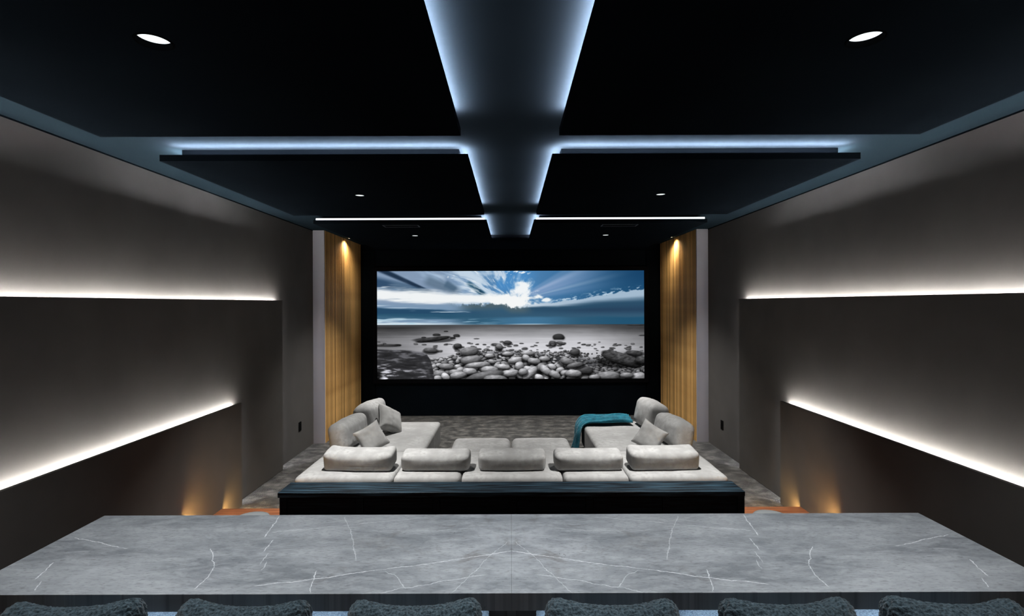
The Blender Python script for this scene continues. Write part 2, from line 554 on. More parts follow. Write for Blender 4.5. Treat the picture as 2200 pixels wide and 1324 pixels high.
M = {}
M['wall'] = noise_mat('wall_fabric', (.088, .082, .077), (.106, .099, .093), 1.6, rough=.92, bump=.25, bscale=260, bdist=.002, spec=.15)
M['panel'] = noise_mat('panel_fabric', (.088, .082, .076), (.106, .099, .092), 1.9, rough=.92, bump=.25, bscale=260, bdist=.002, spec=.15)
M['ceil'] = noise_mat('ceiling_paint', (.0130, .0215, .0285), (.0150, .0245, .032), 1.2, rough=.9, spec=.0)
M['slab'] = noise_mat('ceiling_panel_black', (.0035, .005, .007), (.0045, .0065, .009), 2.0, rough=.8, spec=.0)
M['housing'] = noise_mat('panel_housing', (.002, .0035, .005), (.0025, .0042, .006), 2.0, rough=.8, spec=.0)
M['blackwall'] = noise_mat('front_wall_fabric', (.0025, .0035, .005), (.0035, .005, .0065), 3.0, rough=.95, spec=.0)
M['navy'] = noise_mat('front_panel_fabric', (.003, .0045, .0065), (.004, .006, .0085), 3.0, rough=.95, spec=.0)
M['frame'] = noise_mat('screen_frame_velvet', (.002, .002, .003), (.003, .003, .004), 6.0, rough=1.0, spec=.05)
M['pilaster'] = noise_mat('pilaster_paint', (.29, .285, .317), (.315, .31, .342), 2.0, rough=.85, spec=.2)
M['slat'] = noise_mat('slat_wood', (.34, .20, .082), (.50, .31, .135), 3.0, (6, 6, .35), rough=.55, lo=.3, hi=.72, spec=.3, c3=(.26, .145, .058), s3=9.0)
def slat_tone(m):
    nt = m.node_tree; b = nt.nodes['Principled BSDF']
    src = b.inputs['Base Color'].links[0].from_socket
    oi = N(nt, 'ShaderNodeObjectInfo')
    mr = N(nt, 'ShaderNodeMapRange', ins={1: 0.0, 2: 1.0, 3: 1.0, 4: 2.1})
    nt.links.new(oi.outputs['Random'], mr.inputs[0])
    hs = N(nt, 'ShaderNodeHueSaturation', ins={'Saturation': 1.08})
    nt.links.new(mr.outputs[0], hs.inputs['Value']); nt.links.new(src, hs.inputs['Color'])
    nt.links.new(hs.outputs[0], b.inputs['Base Color'])
slat_tone(M['slat'])
M['slatback'] = noise_mat('slat_backing', (.035, .02, .01), (.05, .03, .014), 3.0, rough=.9)
M['carpet'] = noise_mat('carpet', (.007, .0067, .006), (.145, .139, .126), 5.0, (1.0, 1.25, 1), rough=.95, detail=12, lo=.42, hi=.66, bump=1.0, bscale=110,
                        bdist=.012, spec=.1, sheen=.3, c3=(.023, .022, .019), s3=11.0)
M['wood'] = noise_mat('walnut_tread', (.15, .048, .020), (.28, .105, .045), 2.2, (1.2, 14, 14), rough=.4, detail=6, spec=.4)
M['platform'] = noise_mat('walnut_floor', (.09, .045, .024), (.15, .075, .04), 2.0, (1, 9, 9), rough=.5, detail=5)
M['console'] = noise_mat('black_oak', (.001, .0025, .0045), (.020, .043, .062), 2.4, (1.0, 18, 18), rough=.5, detail=9, lo=.42, hi=.68, bump=.35, bscale=3.0,
                         bstretch=(1.3, 60, 60), bdist=.004, spec=.10)
M['consoleface'] = noise_mat('black_oak_face', (.0015, .002, .003), (.006, .010, .014), 2.4, (1.3, 30, 30), rough=.6, detail=7, lo=.42, hi=.8, spec=.05)
M['sofa'] = noise_mat('sofa_velvet', (.262, .261, .259), (.372, .371, .368), 6.5, rough=.9, detail=8, lo=.34, hi=.66, c3=(.275, .273, .268), s3=22.0, bump=.25, bscale=90, bdist=.004, spec=.05)
M['sofa_in'] = noise_mat('sofa_seat_velvet', (.260, .259, .257), (.362, .361, .358), 3.6, rough=.9, detail=8, lo=.34, hi=.68, c3=(.27, .268, .263), s3=18.0, bump=.2, bscale=90, bdist=.004, spec=.05)
M['pillow'] = noise_mat('pillow_linen', (.27, .268, .263), (.39, .387, .381), 8.0, rough=.9, detail=6, bump=.3, bscale=160, bdist=.003, spec=.05)
M['plinth'] = noise_mat('plinth_black', (.008, .008, .008), (.012, .012, .012), 6.0, rough=.8)
M['throw'] = noise_mat('teal_throw', (.004, .075, .115), (.009, .16, .225), 14.0, rough=.95, detail=5, lo=.3, hi=.7, bump=.8, bscale=70, bdist=.012, spec=.1, sheen=.3)
M['boucle'] = noise_mat('teal_boucle', (.008, .0145, .0185), (.060, .088, .104), 120.0, rough=.95, detail=2, lo=.35, hi=.68, bump=.8, bscale=230, bdist=.004, spec=.1, sheen=.2)
M['boucle_seat'] = noise_mat('blue_boucle', (.13, .19, .25), (.30, .40, .49), 170.0, rough=.95, detail=2, lo=.35, hi=.68, bump=.8, bscale=230, bdist=.004, spec=.1, sheen=.2)
M['metal'] = noise_mat('black_metal', (.012, .012, .013), (.02, .02, .021), 9.0, rough=.4, metallic=.7)
M['white'] = noise_mat('white_lacquer', (.90, .90, .87), (.93, .93, .90), 4.0, rough=.35)
M['cabinet'] = noise_mat('bar_cabinet', (.012, .012, .012), (.022, .021, .02), 3.0, (1, 1, 8), rough=.6)
M['plate'] = noise_mat('switch_plate', (.006, .006, .006), (.008, .008, .008), 9.0, rough=.7, spec=.0)
M['strip_body'] = noise_mat('strip_body', (.006, .0065, .007), (.009, .0095, .01), 9.0, rough=.6, spec=.1)
M['trimring'] = noise_mat('downlight_ring', (.002, .0022, .0025), (.003, .0032, .0035), 9.0, rough=.7, spec=.0)
M['vent'] = noise_mat('vent_metal', (.045, .048, .052), (.06, .064, .07), 9.0, rough=.5, metallic=.3)

COOL = (.92, .80, .87); WHITE = (1.0, .985, .95); WARM = (1.0, .55, .16)
M['led_wall'] = emit_mat('wall_strip_light', WHITE, E_WALL)
M['led_end'] = emit_mat('wall_end_strip_light', (.95, .95, 1.0), E_WALL_END)
M['led_cove'] = emit_mat('cove_strip_light', COOL, E_COVE)
M['led_out'] = emit_mat('cove_outer_strip_light', (.86, .90, .95), E_COVE_OUT)
M['led_line'] = emit_mat('line_light', (.92, .95, 1.0), E_LINE)
M['led_step'] = emit_mat('step_strip_light', WARM, E_STEP)
M['led_bar_fill'] = emit_mat('bar_fill_strip', (.75, .87, 1.0), E_BAR_FILL)
M['led_near'] = emit_mat('cove_front_strip_light', COOL, E_NEAR)
M['led_step_up'] = emit_mat('upper_step_strip_light', WARM, E_STEP * 2.0)
M['lens'] = emit_mat('downlight_lens', (.88, .97, 1.0), 1.6)
M['lens_warm'] = emit_mat('warm_downlight_lens', (1.0, .82, .55), 1.5)

# ---- stone worktop: mottled grey, white veins, bookmatched about the joint at x = 0
def stone_material():
    m, nt, b = new_mat('grey_marble')
    L = nt.links
    tc = N(nt, 'ShaderNodeTexCoord')
    sep = N(nt, 'ShaderNodeSeparateXYZ'); L.new(tc.outputs['Object'], sep.inputs[0])
    ab = N(nt, 'ShaderNodeMath', operation='ABSOLUTE'); L.new(sep.outputs[0], ab.inputs[0])
    cmb = N(nt, 'ShaderNodeCombineXYZ')
    L.new(ab.outputs[0], cmb.inputs[0]); L.new(sep.outputs[1], cmb.inputs[1])
    P = cmb.outputs[0]
    full = tc.outputs['Object']
    def noise(vec, scale, detail=4.0, rough=.55, dist=0.0):
        n = N(nt, 'ShaderNodeTexNoise', ins={'Scale': scale, 'Detail': detail, 'Roughness': rough, 'Distortion': dist})
        L.new(vec, n.inputs['Vector']); return n.outputs['Fac']
    def ramp(f, a, bb, lo, hi):
        r = N(nt, 'ShaderNodeMapRange', interpolation_type='SMOOTHSTEP', ins={1: a, 2: bb, 3: lo, 4: hi})
        L.new(f, r.inputs[0]); return r.outputs[0]
    def mth(op, a, bb=None):
        n = N(nt, 'ShaderNodeMath', operation=op)
        for i, q in enumerate((a, bb)):
            if q is None: continue
            if isinstance(q, (int, float)): n.inputs[i].default_value = q
            else: L.new(q, n.inputs[i])
        return n.outputs[0]
    def mixc(f, c1, c2):
        n = N(nt, 'ShaderNodeMix', data_type='RGBA')
        L.new(f, n.inputs[0])
        for i, c in ((6, c1), (7, c2)):
            if isinstance(c, tuple): n.inputs[i].default_value = (*c, 1)
            else: L.new(c, n.inputs[i])
        return n.outputs[2]
    mpv = N(nt, 'ShaderNodeMapping'); mpv.inputs['Scale'].default_value = (.55, 1.5, 1); mpv.inputs['Rotation'].default_value = (0, 0, R(14))
    L.new(P, mpv.inputs[0]); PS = mpv.outputs[0]
    big = noise(PS, 2.6, 7, .64, .6)
    mid = noise(PS, 13, 7, .66, .5)
    fine = noise(PS, 70, 5, .6, .3)
    c = mixc(ramp(big, .32, .68, 0, 1), (.150, .160, .172), (.290, .300, .312))
    c = mixc(ramp(mid, .38, .70, 0, .55), c, (.40, .41, .42))
    c = mixc(ramp(fine, .48, .72, 0, .50), c, (.085, .088, .092))
    # brown-grey blotches around the joint
    blot = mth('MULTIPLY', ramp(noise(P, 5.5, 5, .6, .8), .55, .68, 0, .55), ramp(ab.outputs[0], .15, 1.1, 1, .15))
    c = mixc(blot, c, (.120, .112, .104))
    # small dark pits near the joint
    pit = mth('MULTIPLY', ramp(noise(full, 24, 4, .7, 1.2), .66, .74, 0, .8), ramp(ab.outputs[0], .25, .8, 1, .0))
    c = mixc(pit, c, (.05, .05, .052))
    # veins: polylines picked out of the stone, in metres (|x|, y)
    wig = mth('MULTIPLY', mth('SUBTRACT', noise(P, 14, 4), .5), .030)
    wig2 = mth('MULTIPLY', mth('SUBTRACT', noise(P, 60, 2), .5), .008)
    wg = mth('ADD', wig, wig2)
    acc = None
    def px(x, y):
        v = 1.05 * 1100 / (y - 653.0)
        return (abs(x - 1097) * v / 1100, v)
    def vein(pts, width, k):
        nonlocal acc
        w = [px(*p) for p in pts]
        for (x0, y0), (x1, y1) in zip(w, w[1:]):
            dx, dy = x1 - x0, y1 - y0
            ln = math.hypot(dx, dy)
            d1 = N(nt, 'ShaderNodeVectorMath', operation='DOT_PRODUCT'); d1.inputs[1].default_value = (-dy / ln, dx / ln, 0)
            L.new(P, d1.inputs[0])
            dist = mth('ABSOLUTE', mth('ADD', mth('ADD', d1.outputs['Value'], (dy * x0 - dx * y0) / ln), wg))
            d2 = N(nt, 'ShaderNodeVectorMath', operation='DOT_PRODUCT'); d2.inputs[1].default_value = (dx / ln, dy / ln, 0)
            L.new(P, d2.inputs[0])
            mid_ = (dx * (x0 + x1) / 2 + dy * (y0 + y1) / 2) / ln
            t = mth('ABSOLUTE', mth('SUBTRACT', d2.outputs['Value'], mid_))
            mk = mth('MULTIPLY', ramp(dist, width * .25, width, k, 0), ramp(t, ln / 2 - .004, ln / 2 + .012, 1, 0))
            acc = mk if acc is None else mth('MAXIMUM', acc, mk)
    vein([(1100, 1185), (918, 1211), (765, 1230), (665, 1244), (545, 1257)], 0.0027, .75)
    vein([(1089, 1165), (1054, 1191), (1011, 1234.5), (969, 1273)], 0.0018, .40)
    vein([(1042, 1234.5), (936, 1251), (820, 1271.6)], 0.0023, .60)
    vein([(824, 1227), (845, 1236), (869, 1262)], 0.0019, .42)
    vein([(598, 1109), (567, 1151)], 0.0031, .65)
    vein([(584, 1160), (565, 1182)], 0.0029, .60)
    vein([(574.5, 1189), (558, 1209)], 0.0024, .50)
    vein([(571, 1207), (562, 1222)], 0.0022, .50)
    vein([(451, 1178), (459, 1207), (449, 1236), (418, 1262)], 0.0024, .55)
    vein([(160, 1153), (218, 1164), (269, 1177)], 0.0031, .60)
    vein([(111, 1207), (74.5, 1240)], 0.0030, .75)
    vein([(87, 1247), (73, 1264)], 0.0027, .70)
    vein([(678, 1227), (665, 1271)], 0.0022, .65)
    vein([(740, 1111), (754.5, 1149), (764, 1202)], 0.0034, .32)
    vein([(914, 1111), (754, 1127), (585, 1142)], 0.0041, .30)
    vein([(1000, 1136), (911, 1141), (800, 1140)], 0.0027, .25)
    vein([(1097.5, 1163), (1089, 1163)], 0.0018, .4)
    brk = ramp(noise(P, 22, 3), .30, .52, .25, 1.0)
    c = mixc(mth('MULTIPLY', acc, brk), c, (.80, .81, .82))
    # cloudy pale halos
    halo = ramp(noise(P, 3.4, 3, .5, .2), .58, .76, 0, .35)
    c = mixc(halo, c, (.46, .47, .49))
    L.new(c, b.inputs['Base Color'])
    b.inputs['Roughness'].default_value = .42
    b.inputs['Specular IOR Level'].default_value = .35
    bp = N(nt, 'ShaderNodeBump', ins={'Strength': .08, 'Distance': .003})
    L.new(fine, bp.inputs['Height']); L.new(bp.outputs['Normal'], b.inputs['Normal'])
    return m
M['stone'] = stone_material()

# ================================================================ the room
X3, X2, X1 = 3.41, 3.31, 3.21          # main wall, middle panel, low panel (faces)
YB, YP, YF = -2.6, 8.83, 11.0          # back wall, pilasters, front wall
ZC = 3.68
XI, XO = 0.337, 2.80                   # inner and outer edge of the ceiling panels

floor = box('floor', -3.6, 3.6, 3.9, YF + .2, -.12, 0, M['carpet'])
tag(floor, 'grey mottled pile carpet around the sofa', kind='structure')

ceiling = box('ceiling', -3.6, 3.6, YB - .2, YF + .2, ZC, ZC + .12, M['ceil'])
tag(ceiling, 'dark blue-grey ceiling above the hanging black panels', kind='structure')

wall_back = box('wall_back', -3.6, 3.6, YB - .15, YB, 0, ZC, M['wall'])
tag(wall_back, 'grey fabric wall behind the bar', kind='structure')

for s, side in ((-1, 'left'), (1, 'right')):
    w = box('wall_' + side, s * X3, s * (X3 + .15), YB, YF + .1, 0, ZC - .012, M['wall'])
    tag(w, 'grey fabric %s wall with two layered panels lit from behind' % side, kind='structure')
    box('shadow_gap', s * (X3 - .004), s * (X3 + .1), YB, YP, ZC - .012, ZC, M['slab'], w)
    # middle layer
    p2 = box('wall_panel', s * X2, s * (X2 + .035), YB + .05, 7.43, .003, 2.46, M['panel'], w, bevel=.003)
    box('light_strip', s * (X3 - .045), s * (X3 - .020), YB + .1, 7.40, 2.416, 2.422, M['led_wall'], p2)
    box('light_strip', s * (X3 - .035), s * (X3 - .025), 7.385, 7.391, .02, 2.36, M['led_end'], p2)
    # low layer
    p1 = box('wall_panel', s * X1, s * (X1 + .035), YB + .05, 6.11, .003, 1.23, M['panel'], w, bevel=.003)
    box('light_strip', s * (X2 - .045), s * (X2 - .020), YB + .1, 6.08, 1.180, 1.186, M['led_wall'], p1)
    box('light_strip', s * (X2 - .035), s * (X2 - .025), 6.065, 6.071, .02, 1.13, M['led_end'], p1)
    # spacers that carry the panels
    for q, (pp, xa, xb, zs, ys) in enumerate(((p2, X2 + .035, X3, (.6, 1.9), (-2, 1, 4, 7.2)), (p1, X1 + .035, X2, (.5, .9), (-2, 1, 4, 5.9)))):
        for y in ys:
            box('spacer', s * xa, s * xb, y - .02, y + .02, zs[0], zs[1], M['plinth'], pp)
    # pilaster
    pl = box('trim_%d' % (1 if s < 0 else 2), s * X3, s * (X1 + .002), YP, YP + .06, 0, ZC, M['pilaster'], bevel=.003)
    tag(pl, 'pale lilac-grey painted pilaster at the %s slat wall' % side, kind='structure')
    # slat wall
    sw = box('wall_front_' + side, s * (X1 + .03), s * (X1 + .12), YP + .06, YF, 0, ZC, M['slatback'])
    tag(sw, 'warm brown vertical wooden slat wall on the %s of the screen' % side, kind='structure')
    npitch = 30
    pitch = (YF - YP - .02) / npitch
    proto = None
    for k in range(npitch):
        y = YP + .012 + (k + .5) * pitch
        if proto is None:
            a, d = pitch * .36, .03
            prof = [(0, -a), (-d * .72, -a), (-d, -a * .5), (-d, a * .5), (-d * .72, a), (0, a)]
            vs, fs = [], []
            for z in (0, ZC):
                for (px_, py_) in prof:
                    vs.append((s * (px_ + X1 + .03), py_, z))
            n = len(prof)
            for i in range(n):
                f = (i, (i + 1) % n, n + (i + 1) % n, n + i)
                fs.append(f if s < 0 else f[::-1])
            fs.append(tuple(range(n))); fs.append(tuple(range(2 * n - 1, n - 1, -1)))
            proto = mesh_obj('slat', vs, fs, M['slat'], sw, loc=(0, y, 0))
        else:
            c = proto.copy(); c.location = (0, y, 0); link(c, sw)

wf = box('wall_front', -3.3, 3.3, YF, YF + .15, 0, ZC, M['blackwall'])
tag(wf, 'black fabric front wall around the screen', kind='structure')
box('fabric_panel', -2.89, 2.89, YF - .02, YF, .005, .70, M['navy'], wf, bevel=.004)
box('fabric_panel', -2.89, 2.89, YF - .02, YF, 3.22, 3.55, M['navy'], wf, bevel=.004)
for s in (-1, 1):
    box('fabric_panel', s * 2.91, s * 3.17, YF - .02, YF, .005, 3.55, M['blackwall'], wf, bevel=.004)

# ---- raised platform with the bar, and the two side stairs
plat = box('floor_platform', -3.35, 3.35, YB, 4.25, 0, .42, M['platform'])
tag(plat, 'raised walnut floor under the bar counter', kind='structure')
mid = box('floor_platform_front', -2.22, 2.22, 4.25, 4.70, 0, .42, M['platform'])
tag(mid, 'walnut platform edge behind the long black console', kind='structure')
for s, side in ((-1, 'left'), (1, 'right')):
    for k, (z, ya, yb) in enumerate(((.14, 4.92, 5.68), (.28, 4.25, 4.96))):
        st = empty('stair_step', (s * 2.72, (ya + yb) / 2, 0))
        tag(st, '%s walnut step of the %s side stair' % ('lower' if k == 0 else 'upper', side), 'step', 'walnut steps of the side stairs')
        cx, cy = s * 2.72, (ya + yb) / 2
        xa, xb = sorted((s * 2.235, s * (X1 - .002)))
        box('tread', xa - cx, xb - cx, ya - cy, yb - cy, z - .035, z, M['wood'], st, bevel=.004)
        box('riser', xa - cx, xb - cx, ya - cy, yb - .06 - cy, 0.0, z - .035, M['plinth'], st)
        box('light_strip', (xa if s < 0 else max(xa, 3.0)) + .02 - cx, (xb if s > 0 else min(xb, -3.0)) - .02 - cx, yb - .018 - cy, yb - .002 - cy, z - .048, z - .0355, M['led_step' if k == 0 else 'led_step_up'], st)

# ================================================================ ceiling panels
def plate_with_holes(name, x0, x1, y0, y1, z0, z1, holes, mat, parent):
    bm = bmesh.new()
    n = 40
    loops = {}
    for z in (z0, z1):
        rect = [bm.verts.new(p) for p in ((x0, y0, z), (x1, y0, z), (x1, y1, z), (x0, y1, z))]
        rings = [rect] + [[bm.verts.new((hx + hr * math.cos(2 * math.pi * k / n), hy + hr * math.sin(2 * math.pi * k / n), z)) for k in range(n)] for hx, hy, hr in holes]
        es = [bm.edges.new((r[k], r[(k + 1) % len(r)])) for r in rings for k in range(len(r))]
        g = bmesh.ops.triangle_fill(bm, use_beauty=True, use_dissolve=False, edges=es)
        loops[z] = rings
    for a, b in zip(loops[z0], loops[z1]):
        for k in range(len(a)):
            k2 = (k + 1) % len(a)
            bm.faces.new((a[k], a[k2], b[k2], b[k]))
    bmesh.ops.recalc_face_normals(bm, faces=bm.faces[:])
    return bm_obj(name, bm, mat, parent)

def ceiling_panel(label, s, y0, y1, near_led, outer_led, inner=(None, None), line=False, holes=()):
    cx, cy = s * (XI + XO) / 2, (y0 + y1) / 2
    o = empty('ceiling_panel', (cx, cy, ZC))
    tag(o, label, 'ceiling panel', 'black ceiling panels')
    def bx(name, a, b, c, d, e, f, mat, par=o, bevel=0.0):
        xa, xb = sorted((s * a, s * b))
        if mat is M['led_cove'] or mat is M['led_near']:
            return strip_up(name, xa - cx, xb - cx, c - cy, d - cy, e - ZC, f - ZC, mat, par, front=mat is M['led_near'])
        return box(name, xa - cx, xb - cx, c - cy, d - cy, e - ZC, f - ZC, mat, par, bevel)
    xa, xb = sorted((s * XI, s * XO))
    plate_with_holes('plate', xa - cx, xb - cx, y0 - cy, y1 - cy, 3.55 - ZC, 3.60 - ZC, [(s * hx - cx, hy - cy, hr) for hx, hy, hr in holes], M['slab'], o)
    hb = y0 + (.14 if near_led or line else .06)
    hs = bx('housing', XI + .085, XO - .09, hb, y1 - .12, 3.60, ZC, M['housing'])
    i0, i1 = inner
    bx('light_strip', XI + .030, XI + .050, i0, i1, 3.606, 3.616, M['led_cove'])
    if near_led:
        bx('light_strip', XI + .07, XO - .10, y0 + .028, y0 + .046, 3.6012, 3.608, M['led_near'])
    if line:
        bx('light_strip', XI + .03, XO - .03, y0 + .012, y0 + .030, 3.601, 3.627, M['led_line'])
    if outer_led:
        bx('light_strip', XO - .050, XO - .036, y0 + .1, y1 - .3, 3.607, 3.615, M['led_out'])
        bx('strip_rail', XO - .055, XO - .031, y0 + .1, y1 - .3, 3.60, 3.607, M['slab'])
    return o

for s, side in ((-1, 'left'), (1, 'right')):
    ceiling_panel('large black ceiling panel nearest the camera, %s of the light channel' % side, s, -2.35, 3.50, False, True, (-2.2, 3.36), False, ((1.553, 2.235, .070), (1.553, -.95, .070), (.72, 1.75, .060)))
    ceiling_panel('middle black ceiling panel, %s of the light channel' % side, s, 4.09, 6.62, True, True, (4.17, 6.50), False, ((1.59, 5.41, .050),))
    ceiling_panel('far black ceiling panel with vent, %s of the light channel' % side, s, 7.28, 9.50, False, False, (7.32, 9.46), True, ((1.60, 8.60, .054),))
bk = box('trim_3', -XO, XO, 9.50, YF - .001, 3.55, ZC, M['slab'])
tag(bk, 'black ceiling bulkhead closing the light channel before the screen', kind='structure')

# ---- downlights
def downlight(x, y, z, r, label, power, cone, col=(1, .96, .9), lens='lens', blend=.9, tilt=(0, 0), soft=.04, deep=.026):
    o = empty('downlight', (x, y, z))
    tag(o, label, 'ceiling light', 'recessed downlights')
    dp = deep
    bm = bmesh.new()
    lathe_bm(bm, [(r * 1.10, -.0005), (r * 1.10, -.003), (r * .99, -.0035), (r * .985, dp), (r * .97, dp)], 40)
    bm_obj('trim_ring', bm, M['trimring'], o, smooth=False)
    bm = bmesh.new()
    lathe_bm(bm, [(0, dp - .003), (r * .6, dp - .003), (r * .975, dp - .001)], 40)
    bm_obj('lens', bm, M[lens], o, smooth=True)
    ld = bpy.data.lights.new('downlight_beam', 'SPOT')
    ld.energy = power; ld.color = col; ld.spot_size = R(cone); ld.spot_blend = blend; ld.shadow_soft_size = soft
    l = bpy.data.objects.new('downlight_beam', ld)
    l.location = (0, 0, dp - .012 if dp > .01 else -.012); l.rotation_euler = (R(tilt[0]), R(tilt[1]), 0)
    link(l, o)
    return o

ZP = 3.55
BARC = (.93, .97, 1.0); SOFC = (1, .985, .955)
for s, side in ((-1, 'left'), (1, 'right')):
    downlight(s * 1.553, 2.235, ZP, .070, 'large bright downlight over the bar counter, %s side' % side, P_BAR, 98, BARC, blend=.5)
    downlight(s * 1.553, -.95, ZP, .070, 'added downlight out of view behind the bar stools, %s side' % side, P_BAR * .5, 66, BARC)  # added pair outside the view, extra light around the stools
    downlight(s * .72, 1.75, ZP, .060, 'added downlight out of view above the bar stools beside the light channel, %s side' % side, P_BAR * .8, 80, BARC)  # added pair outside the view, brightens the middle of the counter
    downlight(s * 1.59, 5.41, ZP, .050, 'small downlight over the sofa, %s side' % side, P_SOFA, 76, SOFC, blend=1.0, deep=.006)
    downlight(s * 1.60, 8.60, ZP, .054, 'small downlight beside the vent near the screen, %s side' % side, P_FRONT, 106, SOFC, blend=1.0, deep=.003)
    downlight(s * 3.10, 9.90, ZC, .035, 'warm downlight washing the %s slat wall' % side, P_WASH, 150, (1, .88, .68), 'lens_warm', 1.0, (0, 0), .02, -.002)

# ---- slot vents in the far ceiling panels
for s, side in ((-1, 'left'), (1, 'right')):
    cx, cy = s * 1.60, 7.52
    o = empty('air_vent', (cx, cy, ZP)); tag(o, 'thin rectangular slot vent in the far %s ceiling panel' % side, 'vent', 'ceiling slot vents')
    bm = bmesh.new()
    for a in (-1, 1):
        add_box(bm, -.26, .26, a * .085 - .006, a * .085 + .006, -.006, -.0005)
        add_box(bm, a * .254 - .006, a * .254 + .006, -.079, .079, -.006, -.0005)
    bm_obj('frame', bm, M['vent'], o)
    for k in range(5):
        y = -.06 + k * .03
        box('louvre', -.246, .246, y - .004, y + .004, -.005, -.0005, M['slab'], o)

# ================================================================ the projection screen
SX, SZ0, SZ1, SY = 2.855, .795, 3.105, YF - .06
scr = empty('projection_screen', (.0, SY, SZ0))
tag(scr, 'wide projection screen showing a pebble beach under a streaked blue sky', 'screen')
bm = bmesh.new()
fw = .085
for (a, b, c, d) in ((-SX - fw, SX + fw, SZ1, SZ1 + fw), (-SX - fw, SX + fw, SZ0 - fw, SZ0), (-SX - fw, -SX, SZ0, SZ1), (SX, SX + fw, SZ0, SZ1)):
    add_box(bm, a, b, -.02, .06, c - SZ0, d - SZ0, .004)
bm_obj('frame', bm, M['frame'], scr)
NW, NH = 868, 350
pic = paint_seascape(NW, NH)
gx, gz = np.meshgrid(np.linspace(-SX, SX, NW), np.linspace(SZ1, SZ0, NH) - SZ0)
co = np.stack([gx, np.zeros_like(gx) + .01, gz], -1).reshape(-1, 3)
ii = (np.arange(NH - 1)[:, None] * NW + np.arange(NW - 1)[None, :]).reshape(-1)
quads = np.stack([ii, ii + NW, ii + NW + 1, ii + 1], -1)
me = bpy.data.meshes.new('picture')
me.vertices.add(len(co)); me.vertices.foreach_set('co', co.astype(np.float32).ravel())
me.loops.add(quads.size); me.loops.foreach_set('vertex_index', quads.astype(np.int32).ravel())
me.polygons.add(len(quads))
me.polygons.foreach_set('loop_start', (np.arange(len(quads)) * 4).astype(np.int32))
me.update(calc_edges=True)
lin = np.where(pic <= .04045, pic / 12.92, ((pic + .055) / 1.055) ** 2.4)
att = me.color_attributes.new('picture', 'FLOAT_COLOR', 'POINT')
att.data.foreach_set('color', np.concatenate([lin, np.ones((NH, NW, 1))], -1).astype(np.float32).ravel())
m, nt, b = new_mat('screen_picture')
va = N(nt, 'ShaderNodeVertexColor', layer_name='picture')
em = N(nt, 'ShaderNodeEmission', ins={'Strength': 1.0})
nt.links.new(va.outputs['Color'], em.inputs['Color'])
nt.links.new(em.outputs[0], nt.nodes['Material Output'].inputs['Surface'])
m.cycles.emission_sampling = 'NONE'
me.materials.append(m)
link(bpy.data.objects.new('picture', me), scr)

# ================================================================ long console behind the sofa
CX, CY0, CY1, CZ = 2.17, 4.75, 5.04, .65
con = empty('console_table', (0, (CY0 + CY1) / 2, 0))
tag(con, 'long low black oak console behind the sofa', 'console')
cy = (CY0 + CY1) / 2
box('top', -CX, CX, CY0 - cy, CY1 - cy, CZ - .045, CZ, M['console'], con, .004)
box('body', -CX + .01, CX - .01, CY0 - cy + .03, CY1 - cy - .005, .0, CZ - .045, M['consoleface'], con)
for k in range(-3, 4):
    x = .015 + k * .712
    x = max(-CX + .035, min(CX - .035, x))
    box('stile', x - .033, x + .033, CY0 - cy + .006, CY0 - cy + .03, .0, CZ - .045, M['consoleface'], con, .002)
for k in range(-3, 3):
    xa = max(-CX + .07, .015 + k * .712 + .035); xb = min(CX - .07, .015 + (k + 1) * .712 - .035)
    box('front_panel', xa, xb, CY0 - cy + .016, CY0 - cy + .032, .05, CZ - .05, M['consoleface'], con, .003)

# ================================================================ sectional sofa
SEAT = .45
sofa = empty('sectional_sofa', (0, 6.3, 0))
tag(sofa, 'large U-shaped light grey velvet sectional sofa facing the screen', 'sofa')
def base(name, x0, x1, y0, y1, seed, n=18):
    return soft_box(name, (x1 - x0 - .008, y1 - y0 - .008, SEAT - .07), .055, M['sofa_in'], sofa, n, bulge=(.004, .004, .014), noise=.004, nscale=3.0,
                    seed=seed, loc=((x0 + x1) / 2, (y0 + y1) / 2 - 6.3, .07))
base('corner_module', -2.46, -1.34, 5.76, 6.81, 1, 24)
base('corner_module', 1.34, 2.46, 5.76, 6.81, 2, 24)
base('seat_module', -1.34, -.57, 5.76, 6.81, 3)
base('seat_module', -.57, .59, 5.76, 6.81, 4)
base('seat_module', .59, 1.34, 5.76, 6.81, 5)
base('chaise_module', -2.46, -1.16, 6.81, 8.52, 6, 26)
base('chaise_module', 1.16, 2.46, 6.81, 8.52, 7, 26)
for (x0, x1, y0, y1) in ((-2.38, 2.38, 5.84, 6.75), (-2.38, -1.25, 6.75, 8.44), (1.25, 2.38, 6.75, 8.44)):
    box('plinth', x0, x1, y0 - 6.3, y1 - 6.3, 0, .075, M['plinth'], sofa)

# bolster cushions along the back
def sag(k):
    def f(p, h):
        u = p[:, 0] / h[0]
        q = p.copy()
        q[:, 2] += (np.abs(u) ** 3 * k * .5 - k * .2) * (p[:, 2] > -h[2] * .3)
        q[:, 1] += (1 - u ** 2) * -.008
        return q
    return f
backs = [(-1.784, .80, .30, .205, -.05, 'leftmost of the five bolsters on the sofa back', .06),
         (-.884, .785, .27, .185, 0, 'second bolster from the left on the sofa back', .012),
         (.010, .775, .27, .185, 0, 'middle one of the five bolsters on the sofa back', .01),
         (.908, .785, .27, .185, 0, 'fourth bolster from the left on the sofa back', .012),
         (1.79, .79, .30, .21, .03, 'rightmost of the five bolsters on the sofa back', .03)]
for i, (x, w, d, h, rz, lab, sg) in enumerate(backs):
    o = soft_box('back_cushion', (w, d, h), .046, M['sofa'], None, 22, bulge=(.012, .016, .014), noise=.007, nscale=5, seed=30 + i, shape=sag(sg),
                 loc=(x, 5.945 + d / 2, SEAT + .018), rot=(R(8), 0, rz), flat_bottom=True)
    tag(o, 'light grey velvet ' + lab, 'cushion', 'bolster cushions along the sofa back')

